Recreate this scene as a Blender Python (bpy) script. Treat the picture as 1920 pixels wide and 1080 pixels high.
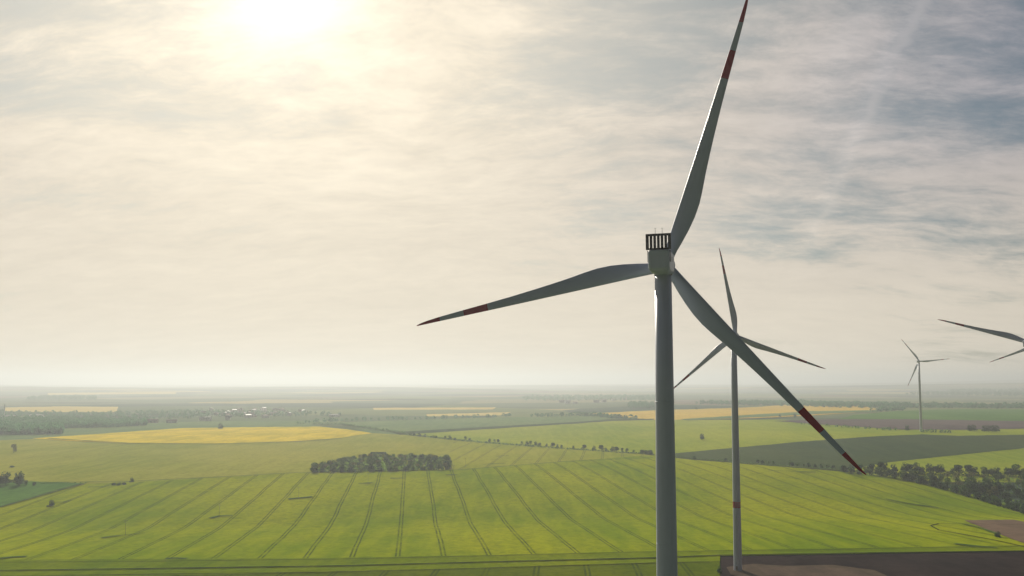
import bpy, bmesh, math, random
from mathutils import Vector, Matrix
R_ = math.radians
random.seed(7)
for o in list(bpy.data.objects): bpy.data.objects.remove(o)
scn = bpy.context.scene
C = scn.collection

# ------------------------------------------------------------------ camera
CAMZ = 92.0; FPX = 1500.0; PITCH = 4.0; PPY = 611.1
cam_d = bpy.data.cameras.new('camera'); cam = bpy.data.objects.new('camera', cam_d); C.objects.link(cam)
cam.location = (0, 0, CAMZ); cam.rotation_euler = (R_(90 + PITCH), 0, 0)
cam_d.sensor_width = 36; cam_d.lens = 36 * FPX / 1920; cam_d.shift_y = (PPY - 540) / 1920
cam_d.clip_start = 1; cam_d.clip_end = 90000
scn.camera = cam
# ------------------------------------------------------------------ sun, sky
SKX, SKY_, CA, CO = 4.0, 12.0, 10.0, 0.43
SUN_EL = 26.3; SUN_AZ = -16.5     # degrees, azimuth from +Y towards +X
sd = Vector((math.sin(R_(SUN_AZ)) * math.cos(R_(SUN_EL)), math.cos(R_(SUN_AZ)) * math.cos(R_(SUN_EL)), math.sin(R_(SUN_EL))))
sun_d = bpy.data.lights.new('sun', 'SUN'); sun = bpy.data.objects.new('sun', sun_d); C.objects.link(sun)
sun_d.energy = 5.0; sun_d.angle = R_(0.6); sun_d.color = (1.0, 0.92, 0.78)
sun.rotation_euler = sd.to_track_quat('Z', 'Y').to_euler()
sun.location = (-300, 900, 600)
scn.view_settings.view_transform = 'Standard'; scn.view_settings.look = 'None'
scn.view_settings.exposure = 0.0; scn.view_settings.gamma = 1.0
HAZE_DENSITY = 1.8e-4


class NT:
    """tiny helper for node trees"""
    def __init__(s, tree):
        s.t = tree; s.n = tree.nodes; s.l = tree.links
        for n in list(s.n): s.n.remove(n)
    def new(s, t, **kw):
        n = s.n.new(t)
        for k, v in kw.items(): setattr(n, k, v)
        return n
    def put(s, sock, v):
        if isinstance(v, bpy.types.NodeSocket): s.l.new(v, sock)
        elif v is not None: sock.default_value = v
    def math(s, op, a, b=None, c=None, clamp=False):
        n = s.new('ShaderNodeMath', operation=op, use_clamp=clamp)
        s.put(n.inputs[0], a); s.put(n.inputs[1], b); s.put(n.inputs[2], c)
        return n.outputs[0]
    def vmath(s, op, a, b=None):
        n = s.new('ShaderNodeVectorMath', operation=op)
        s.put(n.inputs[0], a)
        if b is not None: s.put(n.inputs[1], b)
        return n.outputs['Value'] if op in ('DOT_PRODUCT', 'LENGTH') else n.outputs[0]
    def mix(s, f, a, b, mode='MIX'):
        n = s.new('ShaderNodeMix', data_type='RGBA', blend_type=mode)
        s.put(n.inputs[0], f)
        for i, v in ((6, a), (7, b)):
            if isinstance(v, (tuple, list)) and len(v) == 3: v = (*v, 1)
            s.put(n.inputs[i], v)
        return n.outputs[2]
    def noise(s, vec, scale, detail=5, rough=.55, dist=0.0):
        n = s.new('ShaderNodeTexNoise')
        s.put(n.inputs['Vector'], vec); n.inputs['Scale'].default_value = scale
        n.inputs['Detail'].default_value = detail; n.inputs['Roughness'].default_value = rough
        n.inputs['Distortion'].default_value = dist
        return n.outputs['Fac'], n.outputs['Color']
    def step(s, v, a, b):
        n = s.new('ShaderNodeMapRange', interpolation_type='SMOOTHSTEP')
        s.put(n.inputs[0], v); n.inputs[1].default_value = a; n.inputs[2].default_value = b
        n.inputs[3].default_value = 0; n.inputs[4].default_value = 1
        return n.outputs[0]
    def mapping(s, v, loc=(0, 0, 0), rot=(0, 0, 0), scale=(1, 1, 1)):
        n = s.new('ShaderNodeMapping')
        s.put(n.inputs[0], v); n.inputs[1].default_value = loc; n.inputs[2].default_value = rot; n.inputs[3].default_value = scale
        return n.outputs[0]


world = bpy.data.worlds.new("World"); scn.world = world; world.use_nodes = True
W = NT(world.node_tree)
tc = W.new('ShaderNodeTexCoord'); dv = tc.outputs['Generated']
sky = W.new('ShaderNodeTexSky', sky_type='NISHITA'); sky.sun_disc = False
sky.sun_elevation = R_(SUN_EL); sky.sun_rotation = R_(SUN_AZ); sky.air_density = 1.0; sky.dust_density = 1.5; sky.ozone_density = 1.5
sep = W.new('ShaderNodeSeparateXYZ'); W.put(sep.inputs[0], dv)
dz = W.math('MAXIMUM', sep.outputs[2], 0.0)
den = W.math('ADD', dz, 0.26)
cv = W.new('ShaderNodeCombineXYZ'); W.put(cv.inputs[0], W.math('DIVIDE', sep.outputs[0], den)); W.put(cv.inputs[1], W.math('DIVIDE', sep.outputs[1], den))
cp = cv.outputs[0]          # position on the cloud deck
sdot = W.vmath('DOT_PRODUCT', dv, tuple(sd)); sdot = W.math('MAXIMUM', sdot, 0.0)
# cirrus: gently warped sheets, drawn-out fibres and small puffs
_, wc = W.noise(cp, 1.3, 4)
warp = W.vmath('ADD', cp, W.vmath('MULTIPLY', W.vmath('SUBTRACT', wc, (.5, .5, .5)), (.26, .26, 0)))
big, _ = W.noise(W.mapping(warp, loc=(SKX, SKY_, 0)), 1.15, 4, .5)
st, _ = W.noise(W.mapping(warp, rot=(0, 0, R_(50)), scale=(.8, 2.6, 1)), 2.2, 12, .64, .1)
fi, _ = W.noise(W.mapping(warp, loc=(5, 2, 0), rot=(0, 0, R_(30)), scale=(1.0, 1.9, 1)), 6.5, 12, .70, .1)
sdot_s = W.vmath('DOT_PRODUCT', dv, tuple(sd))
g = W.math('POWER', sdot, 4.8)
low = W.math('SUBTRACT', 1.0, W.step(dz, 0.02, 0.36))
cl = W.math('ADD', W.math('MULTIPLY', big, .42), W.math('ADD', W.math('MULTIPLY', st, .38), W.math('MULTIPLY', fi, .20)))
cov = W.step(W.math('ADD', cl, W.math('ADD', W.math('MULTIPLY', g, .085), W.math('MULTIPLY', low, .15))), 0.45, 0.62)
def contrail(ang, off, w, a0, a1):      # old vapour trails lying on the deck
    m = W.mapping(cp, rot=(0, 0, R_(ang)))
    s = W.new('ShaderNodeSeparateXYZ'); W.put(s.inputs[0], m)
    d = W.math('ABSOLUTE', W.math('ADD', s.outputs[0], W.math('ADD', W.math('MULTIPLY', W.math('SUBTRACT', st, .5), w * 3.0), -off)))
    line = W.math('SUBTRACT', 1.0, W.step(d, 0.0, w))
    return W.math('MULTIPLY', line, W.math('MULTIPLY', W.step(s.outputs[1], a0, a0 + .3), W.math('SUBTRACT', 1.0, W.step(s.outputs[1], a1 - .6, a1))))
con = W.math('MAXIMUM', contrail(CA, CO, 0.036, 0.6, 2.7), W.math('MULTIPLY', contrail(CA + 2, CO - .13, 0.05, .6, 1.9), .6))
cov = W.math('MAXIMUM', cov, W.math('MULTIPLY', con, .6))
back = W.math('ADD', .22, W.math('MULTIPLY', W.step(sdot_s, -.2, .75), .78))
vcol = W.mix(g, (.25, .25, .33), (1.0, .885, .69))
vcol = W.mix(W.math('MULTIPLY', low, .85), vcol, (.83, .74, .585))
hi_ = W.math('SUBTRACT', 1.0, W.math('MULTIPLY', low, .75))
texv = W.math('ADD', W.math('MULTIPLY', W.math('SUBTRACT', fi, .5), .55), W.math('ADD', W.math('MULTIPLY', W.math('SUBTRACT', st, .5), .5), W.math('MULTIPLY', con, .12)))
tex = W.math('ADD', .97, W.math('MULTIPLY', texv, hi_))
vs = W.new('ShaderNodeVectorMath', operation='SCALE'); W.put(vs.inputs[0], vcol); W.put(vs.inputs['Scale'], tex)
SKY_K = 0.038
bs = W.new('ShaderNodeVectorMath', operation='SCALE'); W.put(bs.inputs[0], W.vmath('MULTIPLY', sky.outputs[0], (.80, 1.0, 1.02))); bs.inputs['Scale'].default_value = SKY_K
blue = W.mix(W.math('MULTIPLY', W.math('POWER', sdot, 6.5), .95), bs.outputs[0], (.70, .65, .56))
col = W.mix(cov, blue, vs.outputs[0])
bk = W.new('ShaderNodeVectorMath', operation='SCALE'); W.put(bk.inputs[0], col); W.put(bk.inputs['Scale'], back); col = bk.outputs[0]
glow = W.math('ADD', W.math('MULTIPLY', W.math('POWER', sdot, 380.0), .42), W.math('MULTIPLY', W.math('POWER', sdot, 40.0), .10))
gs = W.new('ShaderNodeVectorMath', operation='SCALE'); gs.inputs[0].default_value = (1, .97, .88); W.put(gs.inputs['Scale'], glow)
col = W.vmath('ADD', col, gs.outputs[0])
bg = W.new('ShaderNodeBackground'); W.put(bg.inputs[0], col); bg.inputs[1].default_value = 1.0
wo = W.new('ShaderNodeOutputWorld'); W.l.new(bg.outputs[0], wo.inputs[0])

# ------------------------------------------------------------------ terrain shape
def ss(a, b, v):
    t = min(1, max(0, (v - a) / (b - a))); return t * t * (3 - 2 * t)
PR = [(-1e6, 5), (280, 5), (379, 0.6), (567, -7.6), (821, -1.6), (1000, -1.2), (1500, 0), (1e7, 0)]
def prof(d):
    for (a, za), (b, zb) in zip(PR, PR[1:]):
        if d <= b: return za + (zb - za) * (d - a) / (b - a)
    return 0
def H(x, y):
    d = y - .13 * (x + 98) * ss(300, 500, y)
    z = (prof(d - 9) + prof(d - 4) + prof(d) + prof(d + 4) + prof(d + 9)) / 5
    z += 12.4 * ss(900, 1250, y) * ss(100, 600, x) * (1 - ss(2000, 5000, y))
    z -= 7 * math.exp(-((x - 420) ** 2 + (y - 700) ** 2) / (2 * 110 ** 2))
    k = ss(700, 1200, y)
    z += k * (1.3 * math.sin(x / 170 + 1) * math.sin(y / 260) + .8 * math.sin(x / 90 + y / 130))
    # far low hills
    f = ss(5000, 9000, y)
    z += f * (22 + 18 * math.sin(x / 1900 + .6) * math.cos(y / 2300) + 9 * math.sin(x / 700 + y / 900))
    z += 112 * math.exp(-((y - 15500) / 2300) ** 2) * ss(3500, 9500, x) * (0.9 + .12 * math.sin(x / 1300))
    z += 50 * math.exp(-((y - 9500) / 1100) ** 2) * ss(1900, 5200, x)
    return z
cp_, sp_ = math.cos(R_(PITCH)), math.sin(R_(PITCH))
def U(px, py):
    """photo pixel -> point on the terrain"""
    a = (px - 960) / FPX; b = (PPY - py) / FPX
    dx, dy, dz_ = a, cp_ - b * sp_, sp_ + b * cp_
    t, pt = 100.0, 50.0
    while t < 23000:
        if CAMZ + dz_ * t < H(dx * t, dy * t): break
        pt = t; t *= 1.02
    lo, hi = pt, t
    for _ in range(24):
        m = (lo + hi) / 2
        if CAMZ + dz_ * m < H(dx * m, dy * m): hi = m
        else: lo = m
    return (dx * hi, dy * hi)

# ------------------------------------------------------------------ helpers
def tag(o, label=None, cat=None, group=None, kind=None):
    if label: o['label'] = label
    if cat: o['category'] = cat
    if group: o['group'] = group
    if kind: o['kind'] = kind
    return o
def obj(name, verts, faces, mats, parent=None, idx=None, smooth=False):
    me = bpy.data.meshes.new(name); me.from_pydata(verts, [], faces)
    for m in (mats if isinstance(mats, (list, tuple)) else [mats]): me.materials.append(m)
    if idx:
        me.polygons.foreach_set('material_index', idx)
    if smooth: me.polygons.foreach_set('use_smooth', [True] * len(me.polygons))
    me.update()
    o = bpy.data.objects.new(name, me); C.objects.link(o)
    if parent: o.parent = parent
    return o
def empty(name, loc=(0, 0, 0), rz=0):
    o = bpy.data.objects.new(name, None); C.objects.link(o); o.location = loc; o.rotation_euler = (0, 0, rz); o.empty_display_size = 1
    return o
def copy_tree(o, parent=None):
    c = o.copy(); C.objects.link(c); c.parent = parent
    for ch in o.children: copy_tree(ch, c)
    return c
class MB:
    def __init__(s): s.v = []; s.f = []; s.m = []
    def add(s, v, f, mi=0):
        n = len(s.v); s.v += [tuple(p) for p in v]; s.f += [tuple(i + n for i in q) for q in f]; s.m += [mi] * len(f)
    def box(s, c, d, mi=0, mat=None):
        x, y, z = d[0] / 2, d[1] / 2, d[2] / 2
        v = [Vector((sx * x, sy * y, sz * z)) for sx in (-1, 1) for sy in (-1, 1) for sz in (-1, 1)]
        if mat: v = [mat @ p for p in v]
        v = [p + Vector(c) for p in v]
        s.add(v, [(0, 1, 3, 2), (4, 6, 7, 5), (0, 4, 5, 1), (2, 3, 7, 6), (0, 2, 6, 4), (1, 5, 7, 3)], mi)
    def loft(s, rings, cap=True, mi=0, mis=None):
        n = len(rings[0]); base = len(s.v)
        for r in rings: s.v += [tuple(p) for p in r]
        for i in range(len(rings) - 1):
            for j in range(n):
                k = (j + 1) % n
                s.f.append((base + i * n + j, base + i * n + k, base + (i + 1) * n + k, base + (i + 1) * n + j))
                s.m.append(mis[i] if mis else mi)
        if cap:
            s.f.append(tuple(base + j for j in range(n))[::-1]); s.m.append(mis[0] if mis else mi)
            s.f.append(tuple(base + (len(rings) - 1) * n + j for j in range(n))); s.m.append(mis[-1] if mis else mi)
    def tube(s, p0, p1, r0, r1, n=8, mi=0):
        p0, p1 = Vector(p0), Vector(p1); q = (p1 - p0).to_track_quat('Z', 'Y')
        ring = lambda p, r: [p + q @ Vector((math.cos(2 * math.pi * j / n) * r, math.sin(2 * math.pi * j / n) * r, 0)) for j in range(n)]
        s.loft([ring(p0, r0), ring(p1, r1)], mi=mi)
    def build(s, name, mats, parent=None, smooth=False):
        return obj(name, s.v, s.f, mats, parent, s.m, smooth)

# ------------------------------------------------------------------ materials
def mat(name, fn, rough=.8, spec=.3):
    m = bpy.data.materials.new(name); m.use_nodes = True; N = NT(m.node_tree)
    out = N.new('ShaderNodeOutputMaterial'); b = N.new('ShaderNodeBsdfPrincipled')
    b.inputs['Roughness'].default_value = rough; b.inputs['Specular IOR Level'].default_value = spec
    N.l.new(b.outputs[0], out.inputs[0])
    g = N.new('ShaderNodeNewGeometry'); pos = g.outputs['Position']
    r = fn(N, pos, b)
    if r is not None: N.put(b.inputs['Base Color'], r if not isinstance(r, tuple) else (*r, 1))
    return m
def vary(a, b, scale, detail=6, stretch=(1, 1, 1), lo=.35, hi=.65, coord='pos'):
    def fn(N, pos, bs):
        if coord == 'obj':
            pos = N.new('ShaderNodeTexCoord').outputs['Object']
        f, _ = N.noise(N.mapping(pos, scale=stretch), scale, detail)
        return N.mix(N.step(f, lo, hi), a, b)
    return fn
# crop fields: fine grain + broad patches + optional tramlines (wheel tracks left by the sprayer)
def crop(a, b, soil=(.05, .07, .02), tram=None, patch=.006, grain=.25, rows=None):
    def fn(N, pos, bs):
        f1, _ = N.noise(N.mapping(pos, scale=(1, .6, 1)), patch, 6, .6)
        f2, _ = N.noise(pos, grain, 6, .7)
        f3, _ = N.noise(N.mapping(pos, rot=(0, 0, R_(7)), scale=(1, .12, 1)), .09, 4, .6)
        c = N.mix(N.step(f1, .36, .64), a, b)
        c = N.mix(N.math('MULTIPLY', N.step(f2, .35, .70), .55), c, tuple(v * .62 for v in a))
        c = N.mix(N.math('MULTIPLY', N.step(f3, .42, .66), .25), c, tuple(v * 1.18 for v in b))
        f4, _ = N.noise(pos, .045, 6, .72)
        c = N.mix(N.math('MULTIPLY', N.step(f4, .52, .72), .35), c, tuple(v * .55 for v in a))
        if tram:
            az, phase, sp = tram
            ux, uy = math.cos(az), -math.sin(az)
            wob, _ = N.noise(pos, .012, 2)
            u = N.vmath('DOT_PRODUCT', pos, (ux, uy, 0))
            u = N.math('ADD', u, N.math('MULTIPLY', N.math('SUBTRACT', wob, .5), 2.2))
            u = N.math('DIVIDE', N.math('SUBTRACT', u, phase), sp)
            fr = N.math('SUBTRACT', N.math('FRACT', N.math('ADD', u, .5)), .5)
            d = N.math('MULTIPLY', N.math('ABSOLUTE', fr), sp)
            w, _ = N.noise(pos, .05, 4, .7)
            dd = N.math('ABSOLUTE', N.math('SUBTRACT', d, 1.05))
            t = N.math('SUBTRACT', 1.0, N.step(N.math('ADD', dd, N.math('MULTIPLY', N.math('SUBTRACT', w, .5), .5)), .25, .8))
            w2, _ = N.noise(pos, .35, 5, .8)
            t = N.math('MULTIPLY', t, N.math('ADD', .30, N.math('MULTIPLY', N.math('MULTIPLY', N.step(w, .32, .6), N.step(w2, .25, .6)), .62)))
            c = N.mix(t, c, soil)
        bm_ = N.new('ShaderNodeBump'); bm_.inputs['Strength'].default_value = .35; bm_.inputs['Distance'].default_value = .6
        N.put(bm_.inputs['Height'], f2); N.l.new(bm_.outputs[0], bs.inputs['Normal'])
        return c
    return fn

# ------------------------------------------------------------------ ground sheet (polar grid reaching the horizon)
RR = [0.0]
r = 25.0
while r < 24000:
    RR.append(r); r *= 1.018 if r < 3000 else 1.03
AZ = []
a = -180.0
while a < 180 - 1e-6:
    AZ.append(a); a += .5 if -44 <= a < 44 else (3 if abs(a) > 60 else 1)
def pol(r, adeg): return (r * math.sin(R_(adeg)), r * math.cos(R_(adeg)))
v = [(0, 0, H(0, 0))]; f = []
for r in RR[1:]:
    for a in AZ:
        x, y = pol(r, a); v.append((x, y, H(x, y)))
n = len(AZ)
for j in range(n): f.append((0, 1 + (j + 1) % n, 1 + j))
for i in range(len(RR) - 2):
    for j in range(n):
        k = (j + 1) % n
        f.append((1 + i * n + j, 1 + i * n + k, 1 + (i + 1) * n + k, 1 + (i + 1) * n + j))
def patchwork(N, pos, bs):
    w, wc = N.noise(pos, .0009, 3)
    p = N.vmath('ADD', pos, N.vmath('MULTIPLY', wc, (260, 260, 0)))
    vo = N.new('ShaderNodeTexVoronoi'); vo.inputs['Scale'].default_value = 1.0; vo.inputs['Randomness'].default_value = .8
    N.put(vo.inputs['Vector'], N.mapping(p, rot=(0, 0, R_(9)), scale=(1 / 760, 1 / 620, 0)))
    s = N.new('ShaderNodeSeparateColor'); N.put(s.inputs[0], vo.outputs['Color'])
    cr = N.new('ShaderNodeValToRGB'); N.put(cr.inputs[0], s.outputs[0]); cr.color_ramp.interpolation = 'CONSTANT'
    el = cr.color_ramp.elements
    cols = [(0, (.12, .17, .08)), (.2, (.20, .24, .09)), (.36, (.06, .10, .07)), (.5, (.30, .28, .14)), (.62, (.14, .18, .10)), (.74, (.24, .18, .13)), (.84, (.48, .39, .16)), (.92, (.18, .21, .11))]  # some of the distant haze's paleness is put into these field colours
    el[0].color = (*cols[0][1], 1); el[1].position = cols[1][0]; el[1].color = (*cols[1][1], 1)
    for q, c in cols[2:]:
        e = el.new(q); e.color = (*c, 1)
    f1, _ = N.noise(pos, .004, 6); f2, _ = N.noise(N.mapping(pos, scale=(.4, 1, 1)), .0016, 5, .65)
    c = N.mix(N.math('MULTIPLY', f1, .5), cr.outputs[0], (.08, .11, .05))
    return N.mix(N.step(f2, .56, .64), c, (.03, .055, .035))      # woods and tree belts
M = {}
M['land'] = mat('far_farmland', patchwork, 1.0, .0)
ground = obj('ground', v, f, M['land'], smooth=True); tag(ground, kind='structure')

# ------------------------------------------------------------------ field sheets draped on the ground
LOGR = [math.log(r) for r in RR[1:]]
import bisect
AZS = [a for a in AZ if -60 <= a <= 60]
def clip_half(poly, ax, val, keep_less):
    out = []
    for i in range(len(poly)):
        p, q = poly[i - 1], poly[i]
        ip = (p[ax] <= val) if keep_less else (p[ax] >= val)
        iq = (q[ax] <= val) if keep_less else (q[ax] >= val)
        if ip != iq:
            t = (val - p[ax]) / (q[ax] - p[ax]); out.append((p[0] + (q[0] - p[0]) * t, p[1] + (q[1] - p[1]) * t))
        if iq: out.append(q)
    return out
def dense(pts, closed=True, step=18.0):
    out = []
    m = len(pts)
    for i in range(m if closed else m - 1):
        p, q = pts[i], pts[(i + 1) % m]
        k = max(1, int(math.hypot(q[0] - p[0], q[1] - p[1]) / step))
        for j in range(k): out.append((p[0] + (q[0] - p[0]) * j / k, p[1] + (q[1] - p[1]) * j / k))
    if not closed: out.append(pts[-1])
    return out
def lift(x, y, level):
    return H(x, y) + level * (.02 + .00022 * math.hypot(x, y))
def sheet(name, gpts, m, level):
    pp = [(math.degrees(math.atan2(x, y)), math.log(math.hypot(x, y))) for x, y in gpts]
    v = []; f = []; key = {}
    a0, a1 = min(p[0] for p in pp), max(p[0] for p in pp); r0, r1 = min(p[1] for p in pp), max(p[1] for p in pp)
    for i in range(max(0, bisect.bisect(LOGR, r0) - 1), min(len(LOGR) - 1, bisect.bisect(LOGR, r1))):
        row = clip_half(clip_half(pp, 1, LOGR[i], False), 1, LOGR[i + 1], True)
        if len(row) < 3: continue
        b0, b1 = min(p[0] for p in row), max(p[0] for p in row)
        for j in range(max(0, bisect.bisect(AZS, b0) - 1), min(len(AZS) - 1, bisect.bisect(AZS, b1))):
            c = clip_half(clip_half(row, 0, AZS[j], False), 0, AZS[j + 1], True)
            ids = []
            for p in c:
                k = (round(p[0], 6), round(p[1], 7))
                if k not in key:
                    x, y = pol(math.exp(p[1]), p[0]); key[k] = len(v); v.append((x, y, lift(x, y, level)))
                if not ids or ids[-1] != key[k]: ids.append(key[k])
            if len(ids) > 1 and ids[0] == ids[-1]: ids.pop()
            if len(set(ids)) >= 3 and len(set(ids)) == len(ids): f.append(ids[::-1])
    o = obj(name, v, f, m, smooth=True); tag(o, kind='structure')
    # make every face look up
    me = o.data
    bm = bmesh.new(); bm.from_mesh(me)
    bad = [q for q in bm.faces if q.normal.z < 0]
    bmesh.ops.reverse_faces(bm, faces=bad)
    tiny = [q for q in bm.faces if q.calc_area() < 1e-5]
    bmesh.ops.delete(bm, geom=tiny, context='FACES'); bm.to_mesh(me); bm.free()
    return o
def field(name, px, m, level):
    jr = random.Random(len(px) + int(px[0][1]))
    return sheet(name, [U(p[0] + jr.uniform(-.5, .5), p[1] + jr.uniform(-.28, .28)) for p in dense(px, True, 14)], m, level)
def track(name, px, w, m, level, jitter=0):
    g = [U(*p) for p in dense(px, False, 25)]
    L, Rr = [], []
    for i, (x, y) in enumerate(g):
        q = g[min(i + 1, len(g) - 1)]; p = g[max(i - 1, 0)]
        dx, dy = q[0] - p[0], q[1] - p[1]; l = math.hypot(dx, dy) or 1
        ww = (w / 2) * (1 + random.uniform(-jitter, jitter))
        L.append((x - dy / l * ww, y + dx / l * ww)); Rr.append((x + dy / l * ww, y - dx / l * ww))
    return sheet(name, L + Rr[::-1], m, level)

p0 = U(746, 1046); AZM = -.125
phase = p0[0] * math.cos(AZM) - p0[1] * math.sin(AZM)
q0 = U(1025, 847); AZU = .12
phase_u = q0[0] * math.cos(AZU) - q0[1] * math.sin(AZU)
s0 = U(1006, 1075); AZL = .06
phase_l = s0[0] * math.cos(AZL) - s0[1] * math.sin(AZL)
G1, G2 = (.165, .245, .001), (.33, .35, .001)
SO = (.035, .06, .01)
M['wheat'] = mat('young_rape_crop', crop(G1, G2, SO, (AZM, phase, 24.3)), 1.0, .0)
M['wheat_plain'] = mat('young_rape_headland', crop((.115, .18, .002), (.21, .25, .002), SO), 1.0, .0)  # headland colour darkened to imitate vignetting low in the view
M['wheat_low'] = mat('near_crop', crop((.075, .12, .003), (.13, .16, .003), SO, (AZL, phase_l, 24.3)), 1.0, .0)  # vignette falloff put into the darker base colour nearest the camera
M['pale'] = mat('pale_crop', crop((.23, .27, .018), (.37, .35, .045), patch=.004), 1.0, .0)
M['pale_tram'] = mat('pale_crop_tracks', crop((.25, .29, .015), (.36, .35, .03), (.10, .12, .03), (AZU, phase_u, 25)), 1.0, .0)
M['rape'] = mat('rapeseed_blossom', crop((.56, .45, .02), (.80, .60, .03), patch=.016), 1.0, .0)
M['green'] = mat('green_barley', crop((.07, .17, .03), (.11, .22, .04)), 1.0, .0)
M['bluegreen'] = mat('dull_green_crop', crop((.12, .20, .075), (.18, .25, .09)), 1.0, .0)
M['light'] = mat('light_green_crop', crop((.22, .30, .012), (.36, .39, .03), patch=.004), 1.0, .0)
M['dark'] = mat('dark_green_crop', crop((.040, .075, .025), (.07, .10, .03), patch=.005), 1.0, .0)
M['orange'] = mat('ripe_tan_crop', crop((.60, .41, .06), (.70, .49, .08), patch=.006), 1.0, .0)
M['ochre'] = mat('pale_ochre_crop', crop((.60, .48, .16), (.68, .54, .18), patch=.006), 1.0, .0)
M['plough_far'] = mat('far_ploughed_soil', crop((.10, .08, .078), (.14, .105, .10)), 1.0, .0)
M['plough'] = mat('dark_ploughed_soil', crop((.020, .015, .017), (.040, .028, .028), patch=.03), 1.0, .0)
M['tan'] = mat('bare_tan_soil', crop((.15, .105, .075), (.19, .13, .09), patch=.03), 1.0, .0)
M['pad_soil'] = mat('trodden_soil', crop((.095, .07, .055), (.14, .10, .075), patch=.05, grain=.5), 1.0, .0)
M['gravel'] = mat('gravel_track', crop((.08, .06, .045), (.12, .09, .065), patch=.05), 1.0, .0)
M['track'] = mat('dark_wheel_track', vary((.012, .020, .006), (.028, .042, .01), .05), 1.0, .0)
M['verge'] = mat('grass_verge', vary((.06, .09, .02), (.13, .15, .03), .03), 1.0, .0)
M['weeds'] = mat('dark_weeds', vary((.05, .095, .02), (.10, .15, .02), .12), 1.0, .0)

# far and middle fields, back to front
field('grain_field', [(10, 764), (120, 762), (222, 763), (218, 773), (60, 773), (8, 771)], M['ochre'], 1)
field('grain_field', [(90, 737), (330, 735), (330, 739), (90, 741)], M['ochre'], 1)
field('grain_field', [(700, 765), (930, 764), (925, 768), (700, 769)], M['ochre'], 1)
field('grain_field', [(800, 777), (960, 773), (938, 779), (800, 781)], M['ochre'], 1)
field('meadow', [(0, 802), (90, 805), (200, 800), (280, 793), (450, 789), (640, 789), (700, 812), (470, 806), (200, 818), (0, 826)], M['bluegreen'], 1)
field('green_field', [(560, 796), (640, 792), (880, 784), (1140, 779), (1235, 781), (1235, 786), (1100, 792), (930, 803), (800, 812), (740, 816), (690, 812)], M['bluegreen'], 1)
field('soil_strip', [(735, 811), (930, 800), (1060, 793), (1140, 787), (1225, 785), (1235, 787), (1150, 790), (1060, 796), (930, 804), (750, 816)], M['dark'], 2)
field('light_green_field', [(755, 815), (930, 803), (1080, 794), (1160, 789), (1240, 788), (1460, 787), (1560, 794), (1660, 800), (1800, 806), (1940, 803), (1940, 815), (1740, 818), (1580, 824), (1400, 838), (1270, 850), (1225, 855), (1000, 840), (850, 828)], M['light'], 1)
field('ripe_field', [(1110, 776), (1225, 770), (1420, 764), (1500, 757), (1610, 759), (1645, 768), (1600, 775), (1460, 783), (1330, 787), (1225, 788), (1180, 784)], M['orange'], 2)
field('green_strip', [(1276, 787), (1400, 779), (1520, 772), (1640, 770), (1650, 773), (1540, 777), (1400, 784), (1290, 789)], M['bluegreen'], 3)
field('green_field', [(1560, 790), (1600, 779), (1680, 771), (1780, 768), (1950, 768), (1950, 792), (1740, 788)], M['green'], 2)
field('grain_field', [(1480, 757.5), (1740, 759), (1740, 761), (1480, 761)], M['ochre'], 3)
field('ploughed_field', [(1450, 790), (1560, 787), (1700, 787), (1950, 791), (1950, 804), (1800, 807), (1680, 806), (1560, 798)], M['plough_far'], 3)
field('dark_green_field', [(1262, 851), (1400, 838), (1500, 829), (1620, 820), (1730, 815), (1800, 818), (1950, 816), (1950, 838), (1780, 855), (1660, 868), (1580, 884), (1400, 875), (1262, 864)], M['dark'], 2)
field('light_green_field', [(1600, 876), (1660, 868), (1780, 855), (1950, 837), (1950, 905), (1800, 905), (1650, 896), (1590, 886)], M['light'], 1)
field('pale_field', [(-30, 828), (90, 823), (330, 833), (560, 829), (700, 813), (760, 816), (870, 828), (1000, 840), (900, 872), (870, 884), (560, 890), (230, 908), (-30, 908)], M['pale'], 2)
field('rapeseed_field', [(60, 823), (150, 817), (250, 810), (340, 804), (460, 802), (600, 801), (650, 806), (698, 813), (640, 822), (560, 828), (400, 833), (240, 832), (130, 828)], M['rape'], 3)
field('pale_field', [(850, 828), (1000, 840), (1225, 853), (1270, 858), (1240, 864), (1060, 868), (960, 876), (860, 884), (840, 860)], M['pale_tram'], 3)
field('green_patch', [(-30, 904), (60, 904), (158, 907), (110, 922), (60, 936), (0, 953), (-30, 960)], M['green'], 3)
# the big field with its tramlines
main_px = [(-60, 966), (0, 953), (60, 936), (110, 922), (160, 909), (240, 906), (420, 896), (560, 888), (700, 884), (860, 882), (960, 874), (1060, 866), (1225, 855),
           (1280, 862), (1420, 873), (1560, 884), (1650, 893), (1740, 908), (1830, 930), (1950, 966), (1950, 1034), (1350, 1044), (900, 1057), (640, 1064), (300, 1069.5), (0, 1073), (-60, 1074)]
field('green_field', main_px, M['wheat'], 4)
field('headland', [(-60, 1052), (300, 1050), (560, 1049), (900, 1043), (1190, 1036), (1500, 1031), (1950, 1024), (1950, 1034), (1350, 1044), (900, 1057), (640, 1064), (300, 1069.5), (0, 1073), (-60, 1074)], M['wheat_plain'], 5)
field('near_field', [(-60, 1073), (300, 1068.5), (640, 1063), (900, 1056), (1350, 1043), (1350, 1600), (-600, 1600)], M['wheat_low'], 4)
field('near_headland', [(-60, 1073), (300, 1068.5), (640, 1063), (900, 1056), (1350, 1043), (1350, 1054), (900, 1067), (300, 1082), (-60, 1087)], M['wheat_plain'], 5)
field('ploughed_field', [(1352, 1046), (1950, 1036), (2400, 1036), (2900, 1600), (1330, 1600)], M['plough'], 5)
field('bare_patch', [(1808, 978), (1900, 977), (1925, 982), (1960, 1000), (1960, 1034), (1900, 1014), (1860, 999)], M['tan'], 6)
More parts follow.
